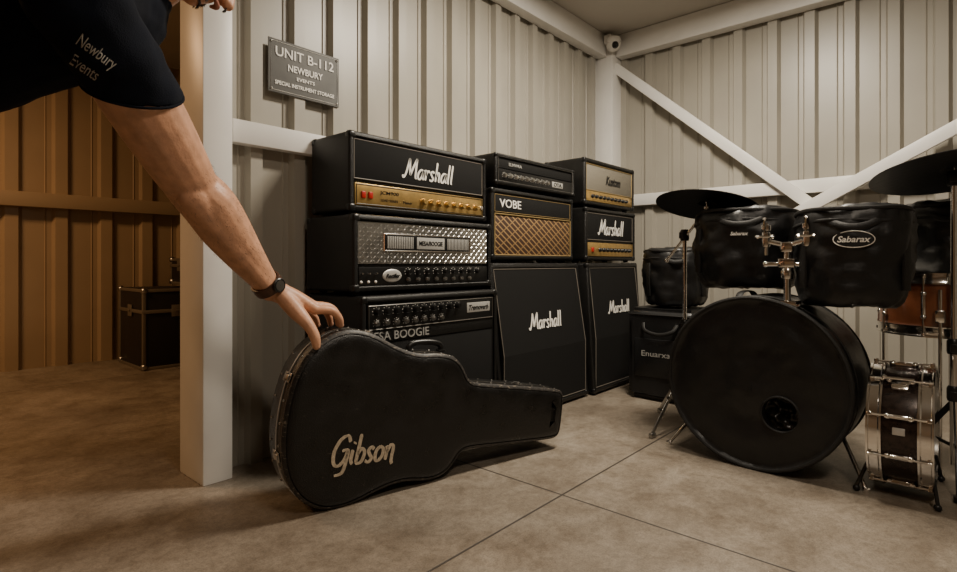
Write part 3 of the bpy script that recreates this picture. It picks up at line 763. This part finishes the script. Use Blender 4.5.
def cym_stand(label, base, top, boom=None, a0=0, legr=.26, legm=M_steel):
    A = thing('cymbal_stand', label, 'cymbal stand', (base[0], base[1], 0))
    T = Vector((top[0]-base[0], top[1]-base[1], top[2]))
    hz = T.z-.14 if boom else T.z-.03
    MB().cyl((0, 0, .07), (0, 0, .5), .0125).cyl((0, 0, .5), (0, 0, hz), .0095).obj('pole', M_chrome, A)
    for z in (.30, .47, hz-.03):
        cl = MB().lathe([(.019, 0), (.021, .01), (.021, .045), (.016, .055)], 16, Matrix.Translation((0, 0, z))).cyl((-.045, 0, z+.025), (.045, 0, z+.025), .0045, n=8).box((-.045, 0, z+.025), (.006, .02, .03), .002)
        cl.obj('height_clamp', M_dark, A)
    am = MB()
    if boom:
        am.cyl(Vector((0, 0, hz))-(T-Vector((0, 0, hz)))*boom, T-Vector((0, 0, .03)), .0065)
        am.sphere(Vector((0, 0, hz))-(T-Vector((0, 0, hz)))*boom, .011, n=12)
    am.cyl(T-Vector((0, 0, .04)), T+Vector((0, 0, .035)), .004)
    am.lathe([(.016, 0), (.016, .008)], 14, Matrix.Translation(T-Vector((0, 0, .026)))).sphere(T+Vector((0, 0, .035)), .009, n=10)
    am.box(T+Vector((0, 0, .03)), (.03, .005, .012), .002)
    am.obj('boom_arm', M_chrome, A)
    lg = None
    for k in range(3):
        m = MB().box((legr/2, 0, .16), (math.hypot(legr, .28), .006, .02), .002, M=Matrix.Rotation(math.atan2(.28, legr), 4, 'Y'))
        m.box((legr*.28, 0, .15), (legr*.6, .005, .012), .001, M=Matrix.Rotation(-.25, 4, 'Y')).box((legr, 0, .012), (.04, .02, .022), .006)
        if lg is None: lg = m.obj('tripod_leg', legm, A, (0, 0, 0), (0, 0, a0))
        else: inst(lg, (0, 0, 0), (0, 0, a0+k*2*pi/3))
    return A
def cymbal(label, loc, r, rot):
    A = thing('cymbal', label, 'cymbal', loc, rot)
    th = .002
    prof = [(.006, .018), (.02, .0185), (.032, .012), (.042, .004)] + [(.042+(r-.042)*k/12, .003-.012*(k/12)**1.6+.0006*(k % 2)) for k in range(1, 13)]
    low = [(a, b-th) for a, b in reversed(prof)]
    n = 72; rings = [[Vector((q*math.cos(2*pi*i/n), q*math.sin(2*pi*i/n), z)) for i in range(n)] for q, z in prof+low+[prof[0]]]
    MB().loft(rings, False, False).obj('cymbal_disc', M_cym, A, smooth=30)
    MB().lathe([(.014, .018), (.016, .022), (.012, .03), (.005, .031)], 16).obj('felt_washer', M_strap, A)
    return A
cym_stand('chrome cymbal stand with boom arm behind the bass drum', (2.66, 1.02), (2.60, .895, 1.078), .9, a0=2.95)
cymbal('dark cymbal tilted on the stand above the bagged tom', (2.60, .895, 1.073), .225, (.05, .25, 0))
cym_stand('chrome cymbal stand with black clamps beside the snare drum', (2.63, .03), (2.63, .03, 1.14), None, a0=1.1, legr=.2, legm=M_dark)
cymbal('large dark cymbal on a tall stand over the drum kit', (2.63, .03, 1.138), .255, (-.12, .17, 0))

# ------------------------------------------------------------------ person
def remeshed(mb, vox, it=4, name='body'):
    me = mb.mesh(name+'_src'); o = bpy.data.objects.new('tmp', me); COL.objects.link(o)
    r = o.modifiers.new('r', 'REMESH'); r.mode = 'VOXEL'; r.voxel_size = vox; r.use_smooth_shade = True
    s = o.modifiers.new('s', 'SMOOTH'); s.factor = .5; s.iterations = it
    dg = bpy.context.evaluated_depsgraph_get(); dg.update()
    out = bpy.data.meshes.new_from_object(o.evaluated_get(dg)); bpy.data.objects.remove(o); out.name = name
    return out

S = Vector((.285, 1.360, 1.360)); E = Vector((.598, 1.575, 1.010)); Wr = Vector((.866, 1.655, .716))
hip = Vector((-.02, 1.80, 1.18)); chest = Vector((.39, 1.585, 1.435)); SL = Vector((.48, 1.79, 1.46))
neck0 = Vector((.46, 1.565, 1.48)); HC = Vector((.598, 1.50, 1.596))
hipR = Vector((-.06, 1.70, 1.09)); hipL = Vector((.02, 1.92, 1.09))
kneeR = Vector((-.08, 1.62, .58)); kneeL = Vector((.02, 2.0, .58)); ankR = Vector((-.18, 1.64, .10)); ankL = Vector((-.05, 2.04, .10))
EL = Vector((.20, 2.0, 1.34)); WL = Vector((-.02, 2.0, 1.21))
def body_parts():
    b = MB()
    b.limb([hip, hip.lerp(chest, .35), hip.lerp(chest, .7), chest], [.135, .125, .14, .13])
    b.limb([S.lerp(chest, .1), chest, SL.lerp(chest, .1)], [.075, .11, .075])
    b.limb([neck0, neck0.lerp(HC, .55)+Vector((-.01, 0, 0)), HC+Vector((-.02, .0, .0))], [.068, .06, .06])
    up = [S, S.lerp(E, .3), S.lerp(E, .6), S.lerp(E, .86), E]
    b.limb(up, [.084, .085, .082, .074, .067])
    b.limb([S.lerp(E, .8), E, E.lerp(Wr, .18)+Vector((.0, -.004, .008)), E.lerp(Wr, .38)+Vector((0, 0, .004)), E.lerp(Wr, .62), E.lerp(Wr, .86), Wr], [.070, .068, .073, .070, .057, .043, .038])
    b.limb([E+Vector((-.012, -.03, -.03)), E.lerp(Wr, .5)+Vector((-.006, -.024, -.022)), Wr+Vector((-.006, -.018, -.008))], [.040, .033, .022])
    b.limb([SL, EL, WL], [.072, .055, .036]); b.limb([WL, WL+Vector((-.06, -.03, -.05)), WL+Vector((-.1, -.06, -.1))], [.034, .036, .02])
    b.limb([hipR, hipR.lerp(kneeR, .5), kneeR, kneeR.lerp(ankR, .35), ankR], [.10, .09, .066, .064, .042])
    b.limb([hipL, hipL.lerp(kneeL, .5), kneeL, kneeL.lerp(ankL, .35), ankL], [.10, .09, .066, .064, .042])
    for a in (ankR, ankL): b.limb([a, a+Vector((.05, -.02, -.045)), a+Vector((.17, -.03, -.065))], [.04, .036, .026])
    mcp = [Vector((.982, 1.584, .648)), Vector((.994, 1.614, .658)), Vector((.992, 1.643, .654)), Vector((.980, 1.670, .642))]
    for k, q in enumerate(mcp):
        w = Wr+Vector((.012, -.020+.013*k, .002))
        b.limb([w, w.lerp(q, .5)+Vector((0, 0, .004)), q], [.027, .0225, .0175-.001*(k == 3)])
    b.limb([Wr+Vector((.01, 0, -.01)), Wr.lerp(mcp[1], .6)+Vector((0, -.002, -.016))], [.028, .022])
    F = [
     [mcp[0], (1.032, 1.566, .642), (1.060, 1.564, .616), (1.070, 1.570, .590)],
     [mcp[1], (1.048, 1.601, .650), (1.078, 1.602, .620), (1.088, 1.608, .590)],
     [mcp[2], (1.044, 1.638, .644), (1.072, 1.643, .616), (1.082, 1.648, .588)],
     [mcp[3], (1.022, 1.676, .628), (1.046, 1.682, .606), (1.054, 1.685, .583)]]
    rad = [(.0165, .0142, .0126, .0110), (.0165, .0145, .0130, .0110), (.016, .0138, .0122, .0104), (.0145, .0124, .0110, .0096)]
    for f, r in zip(F, rad): b.limb(f, r, 5, 14)
    b.limb([Wr+Vector((.018, -.022, -.008)), (.912, 1.584, .650), (.936, 1.545, .602), (.948, 1.530, .566), (.954, 1.531, .538)], [.028, .027, .0188, .0165, .013], 5, 14)
    return b, F
b, F = body_parts()
f_ = Vector((.70, -.10, -.70)).normalized(); lat = f_.cross(Vector((0, 0, 1))).normalized(); upv = lat.cross(f_).normalized()
HM = Matrix((-lat, -f_, upv)).transposed().to_4x4()
if HM.determinant() < 0: HM = Matrix((lat, -f_, upv)).transposed().to_4x4()
HM.translation = HC; HM = HM @ Matrix.Scale(1.1, 4)
hd = MB()
hd.sphere((0, .012, .028), .088, (.86, 1.08, 1.0), 28)
hd.sphere((0, -.018, -.030), .066, (.92, .98, 1.15), 24)
hd.sphere((0, -.045, -.078), .032, (1.1, .8, .75), 18)
hd.limb([(0, -.075, .018), (0, -.093, -.008), (0, -.102, -.024)], [.010, .012, .015])
hd.sphere((-.012, -.088, -.026), .010); hd.sphere((.012, -.088, -.026), .010)
hd.limb([(-.035, -.070, .036), (0, -.080, .034), (.035, -.070, .036)], [.012, .013, .012])
for s_ in (-1, 1):
    hd.sphere((s_*.04, -.055, -.012), .024); hd.sphere((s_*.077, .012, -.004), .026, (.3, .7, 1.15))
o = len(b.v); b.v += [HM @ v for v in hd.v]; b.f += [[i+o for i in f] for f in hd.f]
bodyme = remeshed(b, .0045, 2, 'person')
P_ = mk('person', bodyme, M_skin, None, smooth=180)
P_['label'] = 'bending person in navy t-shirt reaching down to the guitar case'; P_['category'] = 'person'
cand = []
segd = Wr-E
for p in bodyme.polygons:
    t = (p.center-E).dot(segd)/segd.length_squared
    if -.1 < t < .88 and (p.center-(E+segd*t)).length < .1: cand.append(p.index)
ah = MB(); ad = segd.normalized()
for k in range(1100):
    p = bodyme.polygons[random.choice(cand)]; c = p.center+Vector([random.uniform(-.003, .003) for _ in range(3)]); nn = p.normal
    d = (ad+nn*random.uniform(.15, .45)+Vector([random.uniform(-.35, .35) for _ in range(3)])).normalized(); ln = random.uniform(.007, .014)
    sd = d.cross(nn).normalized()*.00028
    c = c-nn*.0005
    ah.add([c+sd, c-sd, c+nn*.0004, c+d*ln], [[0, 1, 3], [1, 2, 3], [2, 0, 3], [0, 2, 1]])
oah = ah.obj('arm_hair', M_hair, P_, smooth=0); oah['kind'] = 'stuff'
def hpart(mb, name, m):
    mb.v = [HM @ v for v in mb.v]; return mb.obj(name, m, P_, smooth=60)
for s_ in (-1, 1):
    hpart(MB().sphere((s_*.030, -.071, .016), .0125, n=14), 'eye', M_eye)
    hpart(MB().sphere((s_*.030, -.0825, .015), .005, n=10), 'pupil', M_dark)
hpart(MB().limb([(-.022, -.083, -.052), (0, -.092, -.051), (.022, -.083, -.052)], [.004, .0075, .004]), 'lips', M_lip)
hr = MB()
hr.sphere((0, .022, .040), .094, (.90, 1.05, .97), 32)
for i in range(160):
    a = random.uniform(0, 2*pi); z = random.uniform(.2, 1); q = math.sqrt(1-z*z)
    hr.sphere((q*math.cos(a)*.083, .024+q*math.sin(a)*.096, .042+z*.090), .012, n=8)
hpart(hr, 'hair', M_hair)
# short beard follows the jaw as thin tapered strands
hb = BVHTree.FromPolygons([v.co.copy() for v in bodyme.vertices], [list(p.vertices) for p in bodyme.polygons])
bd = MB(); down = (HM.to_3x3() @ Vector((0, -.3, -1))).normalized()
for i in range(1500):
    ang = random.uniform(-1.5, 1.5)
    z = -.050-.045*math.cos(ang*.9)+random.uniform(-.012, .020)
    q = Vector((.10*math.sin(ang), -.02-.11*math.cos(ang), z)); hit = hb.find_nearest(HM @ q)
    c, nn = hit[0], hit[1]; d = (down+nn*.35+Vector([random.uniform(-.3, .3) for _ in range(3)])).normalized(); sd = d.cross(nn).normalized()*.0006
    bd.add([c+sd, c-sd, c+nn*.001, c+d*random.uniform(.006, .012)], [[0, 1, 3], [1, 2, 3], [2, 0, 3], [0, 2, 1]])
obd = bd.obj('beard', M_hair, P_, smooth=0); obd['kind'] = 'stuff'
for f in F:
    p = Vector(f[3]); d = (p-Vector(f[2])).normalized(); upn = Vector((.55, -.1, .6)); upn = (upn-d*upn.dot(d)).normalized(); sd = d.cross(upn)
    Mx = Matrix((sd, d, upn)).transposed().to_4x4()
    MB().sphere(p+upn*.0084, .0068, (1, 1.2, .35), 12, M=Mx).obj('finger_nail', M_nail, P_)

sh = MB()
sh.limb([hip+Vector((-.03, .01, -.02)), hip.lerp(chest, .33), hip.lerp(chest, .68), chest+Vector((0, 0, .0))], [.155, .142, .150, .145])
sh.limb([S.lerp(chest, .08), chest+Vector((0, 0, .01)), SL.lerp(chest, .08)], [.096, .126, .092])
dirU = (E-S).normalized()
wv = Vector((.53, -.60, .60)); wv = (wv-dirU*wv.dot(dirU)).normalized(); wv2 = dirU.cross(wv)
def hem_pt(c, r, a, tilt): return c+wv*r*math.cos(a)+wv2*r*math.sin(a)+dirU*tilt*r*math.cos(a)
rings = []
for k in range(8):
    c = S.lerp(E, .45*k/7); r = .096-.001*k+.002*math.sin(k*2.1)
    rings.append([hem_pt(c, r, 2*pi*i/32, .55*k/7) for i in range(32)])
sh.loft(rings); sh.sphere(S, .096)
pts = [SL.lerp(EL, k*.55/6) for k in range(7)]; sh.sweep(pts, .085, 28); sh.sphere(SL, .086)
sh.limb([chest+Vector((.02, 0, .03)), neck0+Vector((.005, 0, .005))], [.10, .078])
shm = remeshed(sh, .007, 3, 'shirt')
for v in shm.vertices:
    q = v.co*7; v.co += v.normal*(.009*noise.noise(Vector((q.x, q.y, q.z)))+.004*noise.noise(q*3))
SH = mk('t_shirt', shm, M_navy, P_, smooth=180, label='navy short-sleeved cotton t-shirt')
c_ = S.lerp(E, .445)
MB().sweep([hem_pt(c_, .0895, 2*pi*i/40, .55) for i in range(40)], .0035, 8, closed=True, up=dirU).obj('sleeve_hem', M_navy, P_)
bvh = BVHTree.FromPolygons([v.co.copy() for v in shm.vertices], [list(p.vertices) for p in shm.polygons])
rx = Vector((.664, -.748, 0)); uz = Vector((0, 0, 1)); dz = Vector((.22, .95, .22)).normalized(); ang = math.radians(-33)
ex = rx*math.cos(ang)+uz*math.sin(ang); ey = -rx*math.sin(ang)+uz*math.cos(ang)
tc_ = Vector((.245, 1.04, 1.145))
def depth_at(u, v):
    h = bvh.ray_cast(tc_+ex*u+ey*v, dz); return h[3] if h[0] else None
# quadratic cloth-depth fit so the print lies smoothly over the folds
import numpy as np
rows = []; rhs = []
for iu in range(-8, 9):
    for iv in range(-6, 7):
        u, v = iu*.0065, iv*.006; d = depth_at(u, v)
        if d is not None: rows.append([1, u, v, u*u, u*v, v*v]); rhs.append(d)
co_ = np.linalg.lstsq(np.array(rows), np.array(rhs), rcond=None)[0]
def fit(u, v): return float(np.dot(co_, [1, u, v, u*u, u*v, v*v]))
push = max(fit(r_[1], r_[2])-d for r_, d in zip(rows, rhs))
for tx, w, h, dx, dy in (('Newbury', .092, .032, 0, .017), ('Events', .066, .022, -.006, -.018)):
    me = text_mesh(tx, w, h, .0006, .1, .0)
    for v in me.vertices:
        u_, v_ = v.co.x+dx, v.co.y+dy
        dd = depth_at(u_, v_); dd = fit(u_, v_) if dd is None else min(dd, fit(u_, v_))
        v.co = tc_+ex*u_+ey*v_+dz*(dd-.003-v.co.z)
    mk('shirt_lettering', me, M_slat, P_, smooth=0)
tr = MB()
tr.limb([hip+Vector((-.03, .01, -.03)), hip+Vector((-.03, .01, -.11))], [.146, .15])
for h_, k_, a_ in ((hipR, kneeR, ankR), (hipL, kneeL, ankL)):
    tr.limb([h_, h_.lerp(k_, .5), k_, k_.lerp(a_, .5), a_+Vector((0, 0, -.02))], [.125, .108, .085, .078, .07])
mk('trousers', remeshed(tr, .009, 3, 'trousers'), M_jean, P_, smooth=180, label='dark denim trousers')
for a_ in (ankR, ankL):
    s2 = MB().limb([a_+Vector((-.03, 0, -.045)), a_+Vector((.06, -.02, -.048)), a_+Vector((.18, -.035, -.058))], [.05, .05, .04])
    s2.box(a_+Vector((.075, -.018, -.088)), (.30, .095, .022), .01)
    mk('shoe', remeshed(s2, .006, 3, 'shoe'), M_dark, P_, smooth=180)
wd = (Wr-E).normalized(); wc = E.lerp(Wr, .945)+Vector((0, -.003, 0)); q_ = wd.to_track_quat('Z', 'Y').to_matrix().to_4x4(); q_.translation = wc
n = 36
MB().loft([[q_ @ Vector((rr_*math.cos(2*pi*i/n), rr_*math.sin(2*pi*i/n), z)) for i in range(n)] for rr_, z in ((.0425, -.017), (.0475, -.016), (.0485, 0), (.0475, .016), (.0425, .017))], False, False).obj('watch_strap', M_leather, P_)
outd = Vector((-.25, -.85, .45)); outd = (outd-wd*outd.dot(wd)).normalized()
cq = outd.to_track_quat('Z', 'Y').to_matrix().to_4x4(); cq.translation = wc+outd*.046
MB().lathe([(.020, 0), (.023, .003), (.023, .009), (.020, .011), (.018, .0105)], 28, cq).obj('watch_case', M_dark, P_)
MB().lathe([(.001, .0112), (.0165, .0112)], 24, cq, cap=False).obj('watch_dial', M_steel, P_)

# ------------------------------------------------------------------ lights
def area(name, loc, size, energy, col, rot=(0, 0, 0), sy=None):
    l = bpy.data.lights.new(name, 'AREA'); l.energy = energy; l.color = col; l.size = size
    if sy: l.shape = 'RECTANGLE'; l.size_y = sy
    o = bpy.data.objects.new(name, l); COL.objects.link(o); o.location = loc; o.rotation_euler = rot; return o
area('ceiling_lamp', (2.35, .85, 2.50), .7, 88, (1, .89, .73), sy=.3)
area('added_fill_light', (.6, -.5, 2.50), .6, 26, (1, .86, .70), sy=.3)  # unseen fill added behind the camera side to brighten case front and arm
area('corridor_lamp', (-.6, 4.0, 2.5), .9, 50, (1, .58, .27), sy=.4)
w = bpy.data.worlds.new('world'); bpy.context.scene.world = w; w.use_nodes = True
w.node_tree.nodes['Background'].inputs[0].default_value = (1, .85, .7, 1); w.node_tree.nodes['Background'].inputs[1].default_value = .02

# ------------------------------------------------------------------ camera
cam = bpy.data.cameras.new('camera'); co = bpy.data.objects.new('camera', cam); COL.objects.link(co)
cam.sensor_width = 36; cam.lens = 548/957*36; cam.shift_y = -23/957; cam.clip_start = .02
co.location = (0, 0, .8); co.rotation_euler = (pi/2, 0, math.radians(-48.4))
bpy.context.scene.camera = co
